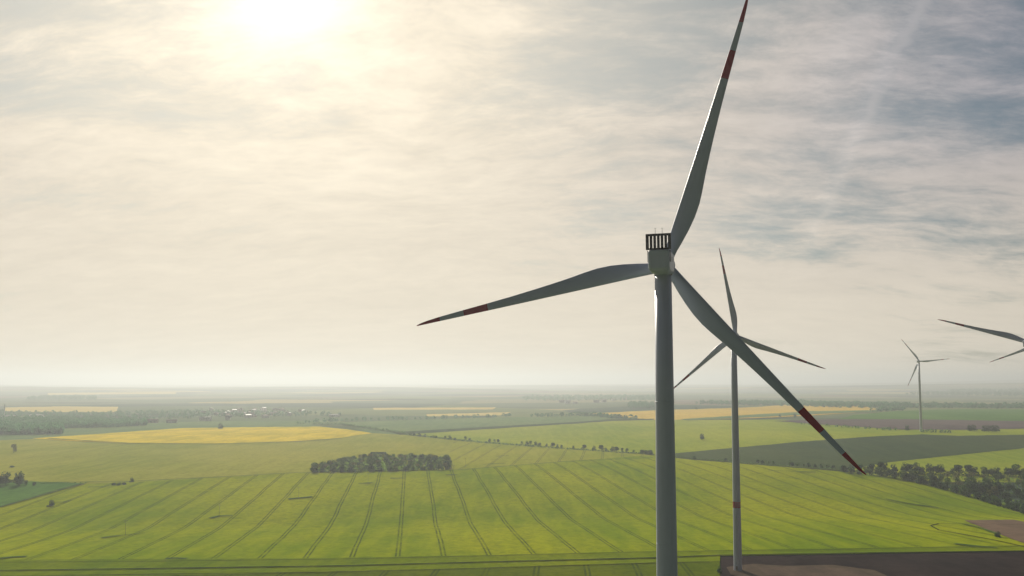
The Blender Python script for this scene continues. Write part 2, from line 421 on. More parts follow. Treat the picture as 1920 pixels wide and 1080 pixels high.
field('turbine_pad', [(1362, 1066), (1412, 1060), (1470, 1064), (1560, 1062), (1640, 1072), (1700, 1100), (1600, 1125), (1420, 1095), (1370, 1080)], M['gravel'], 7)
field('soil_strip', [(1420, 1068), (1520, 1066), (1600, 1071), (1640, 1085), (1560, 1090), (1440, 1082)], M['pad_soil'], 8)
# field boundaries and headland wheel tracks
track('farm_track', [(-60, 1074), (300, 1069), (640, 1064), (900, 1057), (1225, 1049), (1350, 1044), (1620, 1040), (1950, 1036)], 1.9, M['track'], 8, .2)
track('wheel_track', [(-60, 1058), (300, 1055), (640, 1051), (900, 1045), (1225, 1037), (1500, 1034), (1950, 1026)], .7, M['track'], 7, .25)
track('wheel_track', [(-60, 1084), (640, 1075), (900, 1068), (1225, 1058), (1330, 1056)], .8, M['track'], 7, .25)
track('field_edge', [(0, 953), (60, 936), (110, 921), (158, 908)], 5, M['weeds'], 7, .2)
track('field_edge', [(60, 907), (240, 905), (420, 896), (560, 888), (700, 885), (860, 883), (960, 875), (1060, 867), (1225, 860)], 2.6, M['weeds'], 6, .35)
track('hedge_bank', [(640, 797), (760, 815), (870, 827), (1000, 838), (1225, 854), (1270, 858), (1420, 872), (1560, 882), (1640, 887)], 4.5, M['verge'], 6, .3)
track('field_edge', [(90, 824), (240, 833), (400, 834), (560, 830), (640, 824)], 5, M['weeds'], 6, .4)
track('wheel_track', [(1950, 988), (1850, 985), (1760, 984), (1745, 988), (1760, 996), (1860, 1014), (1950, 1034)], 1.2, M['track'], 6, .2)
for a in ([(190, 1011), (230, 1006), (272, 1002)], [(394, 974), (410, 970), (436, 969)], [(541, 938), (560, 936), (586, 934)], [(672, 909), (690, 908), (700, 907)], [(732, 899), (745, 899), (757, 899)],
          [(836, 893), (850, 892), (858, 892)], [(905, 873), (925, 872), (948, 871)], [(165, 916), (190, 915), (215, 913)], [(1805, 985), (1840, 993), (1868, 1003)], [(930, 858), (942, 857), (954, 857)],
          [(95, 945), (120, 944), (132, 940)], [(1440, 884), (1480, 886), (1530, 888)], [(1660, 938), (1700, 946), (1760, 955)], [(0, 1050), (25, 1047), (50, 1046)], [(310, 1050), (330, 1049), (350, 1050)], [(1790, 1022), (1830, 1027), (1870, 1030)]):
    track('weedy_strip', a, 3.6, M['weeds'], 7, .6)

# ------------------------------------------------------------------ wind turbines
def paint(base):
    def fn(N, pos, bs):
        oc = N.new('ShaderNodeTexCoord').outputs['Object']
        f, _ = N.noise(N.mapping(oc, scale=(1, 1, .08)), 1.1, 6, .6)
        g, _ = N.noise(oc, .35, 5)
        c = N.mix(N.math('MULTIPLY', N.step(f, .45, .75), .30), base, tuple(q * .72 for q in base))
        return N.mix(N.math('MULTIPLY', N.step(g, .45, .7), .15), c, tuple(q * .82 for q in base))
    return fn
M['white'] = mat('turbine_paint', paint((.53, .57, .68)), .42, .4)
M['blade'] = mat('blade_gelcoat', paint((.44, .49, .61)), .35, .4)
M['red'] = mat('signal_red_paint', paint((.36, .010, .03)), .45, .3)
M['black'] = mat('cooler_black', vary((.008, .008, .014), (.015, .015, .02), 2, coord='obj'), .5, .3)
M['concrete'] = mat('foundation_concrete', vary((.28, .26, .22), (.38, .35, .30), .8, coord='obj'), .9, .2)
M['steel'] = mat('galvanised_steel', vary((.2, .2, .2), (.3, .3, .3), 3, coord='obj'), .5, .4)

CH = [(0, 2.3), (.03, 2.3), (.06, 2.45), (.10, 2.95), (.15, 3.45), (.20, 3.78), (.25, 3.82), (.30, 3.55), (.36, 3.1), (.43, 2.7), (.5, 2.35), (.6, 1.92), (.7, 1.58), (.8, 1.28), (.9, .96), (.96, .66), (.99, .34), (1, .12)]
TH = [(0, 1.0), (.03, 1.0), (.08, .72), (.15, .42), (.25, .28), (.4, .22), (.7, .17), (1, .14)]
def lerp(T, t):
    for (a, va), (b, vb) in zip(T, T[1:]):
        if t <= b: return va + (vb - va) * (t - a) / (b - a)
    return T[-1][1]
def blade_mb(R, cone, pb, bands):
    k = R / 56
    ts = sorted(set([i / 60 for i in range(2, 61)] + [.99, .97, .995] + [b for b in bands] + [.03]))
    rings, mis = [], []
    for t in ts:
        c = lerp(CH, t) * k; th = lerp(TH, t); le = (-1.15 + 1.08 * t) * k
        tw = R_(13 * (1 - min(1, t / .9)) ** 1.6 + .5)
        y0 = math.tan(cone) * t * R + pb * t * t
        ring = []
        blend = min(1, max(0, (t - .03) / .12))
        for j in range(20):
            ph = 2 * math.pi * j / 20
            s = .5 - .5 * math.cos(ph)                    # 0 leading .. 1 trailing
            yc = .5 * math.sin(ph)                        # circle
            ya = (1.45 * math.sqrt(max(s, 0)) * (1 - s) ** .9 * .72 + .006) * (1 if math.sin(ph) >= 0 else -1)
            yy = (yc * (1 - blend) + ya * blend) * c * th
            X = le + s * c; px = le + .3 * c
            dx = X - px
            ring.append(Vector((px + dx * math.cos(tw) - yy * math.sin(tw), y0 + dx * math.sin(tw) + yy * math.cos(tw), t * R)))
        rings.append(ring)
    for a, b in zip(ts, ts[1:]):
        m = (a + b) / 2; mis.append(1 if (bands[0] < m < bands[1] or m > bands[2]) else 0)
    b = MB(); b.loft(rings, mis=mis); return b
def rrect(w, zb, zt, y, rad, n=5, lowrad=None):
    out = []; lr = lowrad or rad
    for cx, cz, a0, rd in ((w / 2, zt, 0, rad), (-w / 2, zt, 90, rad), (-w / 2, zb, 180, lr), (w / 2, zb, 270, lr)):
        sx = -1 if cx > 0 else 1; sz = -1 if cz == zt else 1
        for i in range(n):
            an = R_(a0 + 90 * i / (n - 1)); out.append(Vector((cx + sx * rd + rd * math.cos(an), y, cz + sz * rd + rd * math.sin(an))))
    return out
def make_turbine(base, hubh, R, yaw, th, tilt, overhang, top_r, base_r, label, cone=0.0, pb=0.0, cooler=False, ring=None, seg=40):
    root = empty('wind_turbine', (*base, 0)); root.rotation_euler = (0, 0, -yaw)
    tag(root, label, 'wind turbine', 'wind turbines standing in the fields')
    k = R / 56
    # tower
    tz0 = 0.0; tz1 = hubh - 2.35 * k
    zs = [0, .02] + [hubh * q for q in (.18, .1805, .27, .2705, .5, .5005, .75, .7505)] + [tz1]
    if ring: zs += [ring[0], ring[1]]
    zs = sorted(set(z for z in zs if z <= tz1)); rings = []; mis = []
    for z in zs:
        rr = base_r + (top_r - base_r) * (z / tz1)
        rings.append([Vector((rr * math.cos(2 * math.pi * j / seg), rr * math.sin(2 * math.pi * j / seg), z)) for j in range(seg)])
    for a, b in zip(zs, zs[1:]): mis.append(1 if ring and ring[0] <= (a + b) / 2 <= ring[1] else 0)
    b = MB(); b.loft(rings, mis=mis)
    for q in (.27, .5, .75):   # bolted flange seams
        z = hubh * q; rr = base_r + (top_r - base_r) * (z / tz1) + .03
        cr = [[Vector((rr * math.cos(2 * math.pi * j / seg), rr * math.sin(2 * math.pi * j / seg), zz)) for j in range(seg)] for zz in (z - .09, z + .09)]
        b.loft(cr, cap=True)
    tw = b.build('tower', [M['white'], M['red']], root, True)
    tw.data.polygons.foreach_set('use_smooth', [len(p.vertices) == 4 for p in tw.data.polygons])
    b = MB(); rr = base_r + 1.6
    b.loft([[Vector((r_ * math.cos(2 * math.pi * j / 32), r_ * math.sin(2 * math.pi * j / 32), z)) for j in range(32)] for r_, z in ((rr, -3), (rr, .2), (rr - .15, .3), (base_r + .003, .3))])
    b.build('foundation', M['concrete'], root)
    b = MB(); b.box((0, -base_r - .01, 2.9), (1.0, .14, 2.2)); d = b.build('door', M['steel'], root)
    b = MB()
    for i in range(8): b.box((0, -base_r - 1.75 + i * .2, .35 + i * .2), (1.1, .24, .05))
    b.box((-.58, -base_r - 1.05, 1.0), (.05, 1.7, .12), mat=Matrix.Rotation(R_(45), 3, 'X')); b.box((.58, -base_r - 1.05, 1.0), (.05, 1.7, .12), mat=Matrix.Rotation(R_(45), 3, 'X'))
    b.build('stair', M['steel'], root)
    # head (tilted)
    T = Matrix.Translation((0, 0, hubh)) @ Matrix.Rotation(tilt, 4, 'X')
    # nacelle: rounded housing, belly curves up at the tail
    b = MB()
    L0 = -8.6 * k; w = 4.15 * k
    secs = [(L0, .86, -1.35, 1.95), (L0 + .25, .95, -1.75, 2.12), (L0 + .8, 1, -2.1, 2.2), (L0 + 2.5, 1, -2.25, 2.22), (-2, 1, -2.3, 2.22), (2.0, 1, -2.3, 2.15), (3.0, .96, -2.15, 2.0), (3.3, .8, -1.8, 1.6)]
    b.loft([rrect(w * sw, zb * k, zt * k, y * (1 if y < L0 + 3 else k), .55 * k, 5, .95 * k if zb < -1.5 else .9 * k) for y, sw, zb, zt in secs])
    na = b.build('nacelle', M['white'], root); na.matrix_local = T
    b = MB(); b.tube((0, 0, tz1 - .05), (0, 0, tz1 + .45), top_r + .12, top_r + .12, 32); b.build('yaw_ring', M['steel'], root)
    if cooler:
        # radiator frame standing on the tail of the roof, open gaps between the panels
        b = MB(); cw = 4.75; zb, zt = 2.12, 5.15; y0 = L0 + .35
        b.box((0, y0, zt - .2), (cw, .62, .40)); b.box((0, y0, zb + .15), (cw, .62, .30))
        b.box((-cw / 2 + .27, y0, (zb + zt) / 2), (.54, .616, zt - zb - .02)); b.box((cw / 2 - .27, y0, (zb + zt) / 2), (.54, .616, zt - zb - .02))
        co = b.build('cooler_frame', M['black'], root); co.matrix_local = T
        for i in range(5):
            x = -cw / 2 + .54 + .21 + .241 + i * .692
            b = MB(); b.box((x, y0, (zb + zt) / 2), (.482, .40, zt - zb - .66)); p = b.build('radiator_panel', M['black'], root); p.matrix_local = T
        for sx in (-1, 1):
            b = MB(); b.box((sx * (w / 2), L0 + 1.3, .9), (.2, 1.0, 2.2)); p = b.build('cooler_bracket', M['black'], root); p.matrix_local = T
        for x in (-.55, .75):
            b = MB(); b.tube((x, y0, zt), (x, y0, zt + 1.1), .04, .025, 6); b.box((x, y0, zt + 1.0), (.34, .05, .05)); p = b.build('wind_sensor', M['steel'], root); p.matrix_local = T
        b = MB(); b.box((w / 2 + .004, -3.0, .6), (.03, 1.4, .9)); p = b.build('side_vent', M['black'], root); p.matrix_local = T
    else:
        b = MB(); b.box((0, L0 + 1.2, 2.35 * k), (1.6 * k, 1.4 * k, .5 * k)); b.tube((.4, L0 + .8, 2.4 * k), (.4, L0 + .8, 3.6 * k), .04, .03, 6); p = b.build('wind_sensor', M['steel'], root); p.matrix_local = T
    # hub / spinner
    b = MB(); pr = [(3.35, 1.55), (3.6, 1.75), (4.3, 1.95), (5.6, 2.0), (6.6, 1.8), (7.3, 1.3), (7.75, .65), (7.85, .12)]
    b.loft([[Vector((r_ * k * math.cos(2 * math.pi * j / 28), overhang + (y - 5.3) * k, r_ * k * math.sin(2 * math.pi * j / 28))) for j in range(28)] for y, r_ in pr][::-1])
    hb = b.build('hub', M['white'], root, True); hb.matrix_local = T
    b0 = None
    for i in range(3):
        if b0 is None:
            b0 = blade_mb(R, cone, pb, (.70, .80, .90)).build('blade', [M['blade'], M['red']], root, True); bl = b0
        else:
            bl = b0.copy(); C.objects.link(bl); bl.parent = root
        bl.matrix_local = T @ Matrix.Translation((0, overhang, 0)) @ Matrix.Rotation(th + i * 2 * math.pi / 3, 4, 'Y')
    return root
def tz(x, y): return H(x, y)
def place(root, x, y, z=None): root.location = (x, y, H(x, y) if z is None else z)
# main turbine
yw = R_(16.2); bx, by = 30.35, 159.6; gz = H(bx, by)
t = make_turbine((bx, by), CAMZ + 24.1 - .4 - gz, 56, yw, R_(18.2), R_(4), 5.3, 1.66, 2.35, 'largest wind turbine in front, seen from behind, black slatted radiator on its nacelle', R_(-.6), -2.0, True)
place(t, bx, by)
x, y = 109.3, 394.2
t = make_turbine((x, y), 115.0, 45, R_(31.7), R_(-8.26), R_(5), 4.0, 1.42, 2.0, 'second wind turbine, red ring round its tower, rotor partly hidden by the front blade', ring=(31.6, 34.6)); place(t, x, y, CAMZ - 92.6)
x, y = 660.4, 1299.8
t = make_turbine((x, y), 113.0, 45, R_(40), R_(-34.4), R_(5), 4.0, 1.42, 2.0, 'small distant wind turbine, whole, standing beyond the dark green field on the right'); place(t, x, y, CAMZ - 80)
x, y = 265.6, 410.8; z = H(x, y)
t = make_turbine((x, y), CAMZ + 19.8 - z, 45, R_(41), R_(-71.5), R_(5), 4.0, 1.42, 2.0, 'wind turbine cut off by the right edge, its larger dark blade reaching in'); place(t, x, y)
x, y = 486, 737; z = H(x, y)
t = make_turbine((x, y), CAMZ + 33.6 - z, 45, R_(44), R_(-110), R_(5), 4.0, 1.42, 2.0, 'farther wind turbine past the right edge, only one thin lower blade in view'); place(t, x, y)

# ------------------------------------------------------------------ trees
def leafmat(name, a, b):
    def fn(N, pos, bs):
        f, _ = N.noise(pos, .35, 4, .7)
        oi = N.new('ShaderNodeObjectInfo')
        c = N.mix(N.step(f, .35, .65), a, b)
        return N.mix(N.math('MULTIPLY', oi.outputs['Random'], .45), c, tuple((p + q) * .34 for p, q in zip(a, b)))
    m = mat(name, fn, .8, .15); N = m.node_tree
    pb_ = [n for n in N.nodes if n.type == 'BSDF_PRINCIPLED'][0]; out = [n for n in N.nodes if n.type == 'OUTPUT_MATERIAL'][0]
    tr = N.nodes.new('ShaderNodeBsdfTranslucent'); ms = N.nodes.new('ShaderNodeMixShader'); ms.inputs[0].default_value = .5
    sc = N.nodes.new('ShaderNodeVectorMath'); sc.operation = 'MULTIPLY'; sc.inputs[1].default_value = (1.7, 1.9, 1.1)
    src = pb_.inputs['Base Color'].links[0].from_socket
    N.links.new(src, sc.inputs[0]); N.links.new(sc.outputs[0], tr.inputs[0])
    N.links.new(pb_.outputs[0], ms.inputs[1]); N.links.new(tr.outputs[0], ms.inputs[2]); N.links.new(ms.outputs[0], out.inputs[0])
    return m
M['leaf'] = leafmat('leaf_dark', (.05, .095, .045), (.12, .20, .08))
M['leaf_b'] = leafmat('leaf_mid', (.09, .16, .05), (.20, .27, .08))
M['leaf_c'] = leafmat('leaf_brown_buds', (.16, .17, .08), (.26, .25, .12))
M['wood_far'] = leafmat('leaf_far_wood', (.025, .085, .07), (.075, .16, .10))  # teal of the distant haze is tinted into the leaf colour
M['scrub'] = leafmat('leaf_scrub', (.12, .22, .05), (.26, .34, .09))
M['bark'] = mat('bark', vary((.05, .04, .03), (.09, .07, .05), 2, coord='obj'), 1.0, .0)
def crown_mb(rnd, h, w, n=210, lobes=7, base=.18, q=1.0):
    """leaf clumps spread through several lobes; unit tree height h, width w"""
    b = MB(); L = []
    for i in range(lobes):
        a = rnd.uniform(0, 6.28); rr = rnd.uniform(.05, .30) * w
        z = h * rnd.uniform(base + .2, .82); s = rnd.uniform(.20, .33)
        L.append((rr * math.cos(a) * (1.25 - z / h), rr * math.sin(a) * (1.25 - z / h), z, s * w, s * w, s * h * .62))
    L.append((0, 0, h * .6, w * .33, w * .33, h * .36))
    for i in range(n):
        cx, cy, cz, sx, sy, sz = rnd.choice(L)
        d = Vector((rnd.gauss(0, 1), rnd.gauss(0, 1), rnd.gauss(0, 1))).normalized() * rnd.uniform(.72, 1.05)
        p = Vector((cx + d.x * sx, cy + d.y * sy, max(h * base * .8, cz + d.z * sz)))
        e = rnd.uniform(.30, .80) * w * .078 * q
        u = Vector((rnd.gauss(0, 1), rnd.gauss(0, 1), rnd.gauss(0, .8))).normalized(); vv = u.cross(d if abs(u.dot(d)) < .95 else Vector((0, 0, 1))).normalized(); nn = u.cross(vv)
        b.add([p + u * e, p + vv * e * .8 + nn * e * .3, p - u * e * .9, p - vv * e - nn * e * .25, p + nn * e * .7], [(0, 1, 4), (1, 2, 4), (2, 3, 4), (3, 0, 4), (0, 3, 2, 1)])
    return b
def trunk_mb(rnd, h, w):
    b = MB(); t = h * .55
    b.tube((0, 0, -.5), (0, 0, h * .3), h * .028, h * .02, 7); b.tube((0, 0, h * .3), (rnd.uniform(-.3, .3), 0, t), h * .02, h * .008, 6)
    for i in range(6):
        a = i * 1.05 + rnd.random(); z = h * rnd.uniform(.2, .45)
        b.tube((0, 0, z), (math.cos(a) * w * .3, math.sin(a) * w * .3, z + h * .25), h * .012, h * .004, 5)
    return b
def make_tree(kind, m, h, w, seed, n=650, bare=False, base=.03):
    rnd = random.Random(seed); root = empty(kind)
    trunk_mb(rnd, h, w).build('trunk', M['bark'], root); crown_mb(rnd, h, w, n, base=base).build('crown', M[m], root)
    return root
protos = [make_tree('tree', 'leaf', 11, 10.5, 1), make_tree('tree', 'leaf_b', 12, 11, 2), make_tree('tree', 'leaf', 9.5, 11.5, 3), make_tree('tree', 'leaf_c', 11, 9.5, 4, 330), make_tree('tree', 'leaf_b', 9, 9, 5)]
used = set()
def put_tree(x, y, s, label, group, kind=None, sz=1.0, cat='tree', z=None):
    i = kind if kind is not None else random.randrange(len(protos))
    o = protos[i]
    if i in used: o = copy_tree(o)
    used.add(i)
    o.location = (x, y, (H(x, y) if z is None else z) - .1); o.rotation_euler = (0, 0, random.uniform(0, 6.28)); o.scale = (s, s, s * sz)
    tag(o, label, cat, group)
    return o
def inside(p, poly):
    c = False
    for i in range(len(poly)):
        a, b = poly[i - 1], poly[i]
        if (a[1] > p[1]) != (b[1] > p[1]) and p[0] < (b[0] - a[0]) * (p[1] - a[1]) / (b[1] - a[1]) + a[0]: c = not c
    return c
def scatter(poly_px, n, mind, rnd, edge=True):
    g = [U(*p) for p in poly_px]
    x0, x1 = min(p[0] for p in g), max(p[0] for p in g); y0, y1 = min(p[1] for p in g), max(p[1] for p in g)
    out = []
    if edge:
        for p in dense(g, True, mind * .9): out.append(p)
    tries = 0
    while len(out) < n and tries < n * 60:
        tries += 1
        p = (rnd.uniform(x0, x1), rnd.uniform(y0, y1))
        if inside(p, g) and all((p[0] - q[0]) ** 2 + (p[1] - q[1]) ** 2 > mind ** 2 for q in out): out.append(p)
    return out
rnd = random.Random(11)
copse = [(588, 887), (660, 886), (760, 884), (838, 881), (842, 872), (835, 866), (790, 861), (700, 860), (655, 866), (615, 877)]
for x, y in scatter(copse, 135, 9.0, rnd):
    put_tree(x + rnd.uniform(-2, 2), y + rnd.uniform(-2, 2), rnd.uniform(.7, 1.0), 'one of the trees packed in the oval copse in the middle of the green field', 'trees of the oval copse in the field', None, rnd.uniform(.7, .95))
for x, y in [U(px, 853) for px in (697, 702, 707, 712, 717, 722)]:
    put_tree(x, y, .55, 'one of the dark trees in the short block just behind the oval copse', 'dark trees in the short block behind the copse', 2, .8)
COPSE_PX = copse
edge_px = [(1586, 888), (1604, 889), (1625, 891), (1648, 893), (1670, 897), (1695, 902), (1718, 907), (1742, 912), (1765, 919), (1788, 926), (1812, 933), (1838, 940), (1862, 947), (1884, 953), (1906, 960), (1925, 966)]
for i, p in enumerate(edge_px):
    for k in range(2):
        x, y = U(p[0] + k * 11, p[1] + k * 3)
        put_tree(x + rnd.uniform(-1, 1), y + rnd.uniform(2, 8), rnd.uniform(.62, .95), 'one of the bushy trees lining the curved right edge of the big green field', 'trees along the curved edge of the big field', rnd.choice((0, 1, 2, 4)))
row = [(1596, 884), (1612, 884), (1634, 886), (1652, 884), (1658, 884), (1676, 887), (1698, 887), (1706, 887), (1718, 887), (1730, 888), (1742, 888), (1756, 888), (1764, 889), (1786, 890), (1798, 890), (1818, 890), (1828, 890), (1845, 892), (1853, 892), (1861, 892), (1870, 892), (1888, 893), (1896, 893), (1905, 894), (1913, 895), (1922, 895)]
for p in row:
    x, y = U(*p); put_tree(x, y, rnd.uniform(.7, 1.15), 'one of the dark trees in the row along the back of the right hand woodland', 'trees in the row at the back of the woodland', rnd.choice((0, 2, 0, 1)))
wood_px = [(1640, 890), (1760, 896), (1930, 900), (1930, 950), (1850, 936), (1760, 912), (1690, 899)]
for x, y in scatter(wood_px, 46, 11, rnd, False):
    put_tree(x, y, rnd.uniform(.5, 1.15), 'one of the scattered trees standing inside the right hand woodland', 'scattered trees inside the right hand woodland')
for p in ((1828, 925), (1842, 927), (1856, 924), (1868, 926)):
    x, y = U(*p); put_tree(x, y, 1.25, 'one of the large dark round trees clumped in the middle of the right hand woodland', 'large dark round trees in the woodland', 0)
# hedgerow trees from the rape field down to the woodland
hr = [(768, 817, .8), (776, 818, .7), (786, 819, .8), (797, 820, .7), (812, 822, .7), (818, 822, .6), (835, 824, .8), (843, 824, .8), (853, 826, .6), (872, 826, .9), (880, 827, .6), (918, 829, .7), (927, 830, .7), (934, 830, .7),
      (978, 834, .7), (988, 835, .8), (995, 835, .9), (1004, 836, .8), (1012, 837, .7), (1025, 838, .6), (1036, 839, .9), (1045, 839, .6), (1053, 840, .6), (1075, 842, .6), (1095, 843, .9), (1114, 845, .8), (1128, 845, 1.0), (1136, 846, .6),
      (1149, 847, .9), (1156, 847, .9), (1166, 848, .8), (1176, 849, .8), (1188, 850, .6), (1203, 852, .8), (1212, 853, .8), (1220, 854, .9), (1302, 862, .6), (1360, 866, .6), (1421, 869, .6), (1430, 870, .6), (1441, 871, .55), (1450, 871, .6),
      (1481, 874, .75), (1486, 875, .7), (1495, 875, .5), (1507, 876, .55), (1516, 876, .7), (1528, 877, .6), (1539, 878, .6), (1551, 879, .65), (1562, 880, .65)]
for px, py, s in hr:
    x, y = U(px, py); left = px < 1240
    put_tree(x, y, s * (.86 if left else .8), 'one of the small trees on the hedge bank left of the front tower' if left else 'one of the small trees on the hedge bank in front of the dark green field',
             'small hedge bank trees left of the front tower' if left else 'small hedge bank trees before the dark green field', rnd.choice((0, 2, 4)))
# single trees, each with a label of its own
def lone(px, py, s, label, kind=0, sz=1.0, cat='tree'):
    x, y = U(px, py); return put_tree(x, y, s, label, None, kind, sz, cat)
lone(1316, 825, 1.0, 'lone round tree in the light green field between the two nearest towers', 0)
lone(10, 910, 1.25, 'large round tree at the left edge of the photo above the green corner field', 0)
lone(0, 911, 1.0, 'dark tree cut by the left edge of the photo, left of the two rounder crowns', 2)
lone(36, 911, 1.3, 'largest round tree of the left clump above the green corner field', 0)
lone(49, 911, .6, 'small bushy tree on the right end of the left clump', 4)
lone(64, 911, .38, 'low bush right of the left tree clump', 2, 1, 'bush')
lone(96, 950, .55, 'solitary dark bushy tree in the yellow green field below the left green corner', 0)
lone(89, 951, .25, 'tiny bush at the foot of the solitary tree in the lower left field', 2, .7, 'bush')
lone(214, 911, .5, 'low dark bush, left one of the thicket on the field edge at left', 2, .6, 'bush')
lone(223, 911, .55, 'low dark bush in the middle of the thicket on the field edge at left', 0, .6, 'bush')
lone(233, 910, .5, 'low dark bush, right one of the thicket on the field edge at left', 2, .6, 'bush')
lone(247, 905, .45, 'thin dark tree beside the low thicket on the left field edge', 0, 1.1)
lone(22, 877, .55, 'flat dark bush alone in the pale field at far left', 2, .5, 'bush')
lone(26, 850, 1.0, 'bare grey brown tree standing alone in the pale field at far left', 3, 1.2)
lone(413, 805, 1.2, 'lone dark tree at the back edge of the yellow rapeseed field', 0)
lone(1872, 1009, .42, 'small dark vehicle-like dot, built as a bush, at the edge of the bare tan patch lower right', 0, 1, 'bush')  # bush shape stands in for a dark dot taken as a vehicle
lone(1350, 1076, .3, 'small dark figure, built as a bush, left of the foot of the tower with the red ring', 0, 1.2, 'bush')  # bush shape stands in for a small dark figure
lone(1306, 768, .8, 'small far tree in the tan fields beside the front tower', 0)
lone(1462, 782, .7, 'left one of two small trees standing in the far tan field', 0)
lone(1490, 783, .9, 'right one of two small trees standing in the far tan field', 0)
lone(1701, 808, 1.0, 'dark tree left of the foot of the small distant turbine', 0)
for px in (1818, 1826): lone(px, 809, 1.1, 'dark tree in the %s of the clump right of the distant turbine' % ('left side' if px < 1820 else 'centre left'), 0)
for k, px in enumerate((1846, 1854, 1862, 1869)): lone(px, 810, 1.1, 'dark tree, %s of four at the far right beyond the dark green field' % ('first', 'second', 'third', 'last')[k], 0)

# hedges and far woods: masses one could not count
def mass(name, pts, hmin, hmax, m, label, cat, leaves=26, seed=0):
    rn = random.Random(seed); b = MB()
    for x, y in pts:
        h = rn.uniform(hmin, hmax); w = h * rn.uniform(.9, 1.2); z0 = H(x, y)
        for i in range(leaves):
            d = Vector((rn.gauss(0, 1), rn.gauss(0, 1), rn.gauss(0, 1))).normalized() * rn.uniform(.75, 1.02)
            p = Vector((x + d.x * w * .48, y + d.y * w * .48, z0 + h * .54 + d.z * h * .48)); e = w * rn.uniform(.14, .26)
            u = Vector((rn.gauss(0, 1), rn.gauss(0, 1), rn.gauss(0, .8))).normalized(); vv = u.cross(d).normalized(); nn = u.cross(vv)
            b.add([p + u * e, p + vv * e, p - u * e * .9, p - vv * e * .9, p + nn * e * .6], [(0, 1, 4), (1, 2, 4), (2, 3, 4), (3, 0, 4)])
    o = b.build(name, m); tag(o, label, cat, None, 'stuff'); return o
def along(px, step, rn, jit=1.0, gap=0.0):
    g = [U(*p) for p in px]; return [(x + rn.uniform(-jit, jit), y + rn.uniform(-jit, jit)) for x, y in dense(g, False, step) if rn.random() > gap]
rn = random.Random(5)
mass('undergrowth', scatter(COPSE_PX, 330, 5, rn, True), 2.5, 6.0, M['leaf_b'], 'dense scrub filling the ground under the oval copse', 'undergrowth', 20, 30)
mass('hedge', along([(760, 816), (870, 828), (1000, 838), (1225, 854)], 2.2, rn, .7, .12), 1.6, 3.4, M['leaf'], 'low broken hedge running behind the big field left of the front tower', 'hedge', 14, 1)
mass('hedge', along([(1265, 858), (1420, 872), (1560, 881), (1640, 887)], 2.1, rn, .7, .12), 1.2, 2.6, M['leaf'], 'low dark hedge along the front of the dark green field', 'hedge', 14, 2)
mass('hedge', along([(1640, 889), (1760, 890), (1930, 896)], 2.6, rn, .8, .05), 1.6, 3.2, M['leaf'], 'dark undergrowth under the tree row at the back of the woodland', 'hedge', 14, 3)
mass('undergrowth', scatter([(1600, 890), (1760, 893), (1930, 897), (1930, 962), (1850, 941), (1760, 915), (1680, 900)], 420, 4.5, rn, False), 0.6, 2.2, M['scrub'], 'low scrub filling the ground of the right hand woodland', 'undergrowth', 16, 4)
mass('hedge', along([(60, 908), (160, 907)], 2.4, rn, .6, .1), .8, 1.8, M['leaf'], 'thin dark hedge along the top of the green corner field', 'hedge', 12, 5)
mass('hedge', along([(560, 795), (640, 797), (700, 806), (760, 815)], 5, rn, 2, .15), 3, 6, M['leaf'], 'hedge slanting behind the right end of the yellow rapeseed field', 'hedge', 14, 6)
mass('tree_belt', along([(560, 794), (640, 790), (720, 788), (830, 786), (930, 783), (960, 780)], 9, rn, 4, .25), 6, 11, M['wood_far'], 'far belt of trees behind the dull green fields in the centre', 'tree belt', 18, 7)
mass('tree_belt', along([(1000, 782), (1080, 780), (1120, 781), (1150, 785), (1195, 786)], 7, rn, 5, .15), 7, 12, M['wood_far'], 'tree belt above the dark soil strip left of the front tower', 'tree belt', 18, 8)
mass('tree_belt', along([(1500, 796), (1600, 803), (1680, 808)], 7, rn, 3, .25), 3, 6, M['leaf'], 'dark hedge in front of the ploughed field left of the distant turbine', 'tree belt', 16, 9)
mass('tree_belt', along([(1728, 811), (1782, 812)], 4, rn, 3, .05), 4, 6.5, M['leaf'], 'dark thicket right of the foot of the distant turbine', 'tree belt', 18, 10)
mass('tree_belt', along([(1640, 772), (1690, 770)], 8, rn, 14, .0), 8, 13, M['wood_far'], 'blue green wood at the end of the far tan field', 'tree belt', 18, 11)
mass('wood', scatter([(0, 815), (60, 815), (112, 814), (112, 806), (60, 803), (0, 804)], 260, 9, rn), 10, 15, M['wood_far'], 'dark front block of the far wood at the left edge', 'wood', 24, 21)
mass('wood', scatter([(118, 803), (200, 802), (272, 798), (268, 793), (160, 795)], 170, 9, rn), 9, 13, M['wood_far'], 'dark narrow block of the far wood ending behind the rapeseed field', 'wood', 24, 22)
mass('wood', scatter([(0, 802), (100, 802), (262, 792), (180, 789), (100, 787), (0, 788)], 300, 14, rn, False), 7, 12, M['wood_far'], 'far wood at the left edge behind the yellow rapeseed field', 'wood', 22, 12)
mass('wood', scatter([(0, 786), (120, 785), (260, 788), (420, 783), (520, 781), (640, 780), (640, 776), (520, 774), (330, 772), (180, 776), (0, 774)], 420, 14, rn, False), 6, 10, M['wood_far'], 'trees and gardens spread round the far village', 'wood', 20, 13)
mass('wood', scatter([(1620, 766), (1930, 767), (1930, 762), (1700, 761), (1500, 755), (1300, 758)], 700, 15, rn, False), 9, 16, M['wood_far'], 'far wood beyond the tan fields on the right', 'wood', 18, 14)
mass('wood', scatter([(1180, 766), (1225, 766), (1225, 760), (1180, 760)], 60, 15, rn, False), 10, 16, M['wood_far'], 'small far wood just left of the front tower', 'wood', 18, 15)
mass('wood', scatter([(1700, 741), (1930, 744), (1930, 733), (1800, 732)], 500, 40, rn, False), 14, 24, M['wood_far'], 'hazy dark wood on the far slope at right', 'wood', 14, 16)
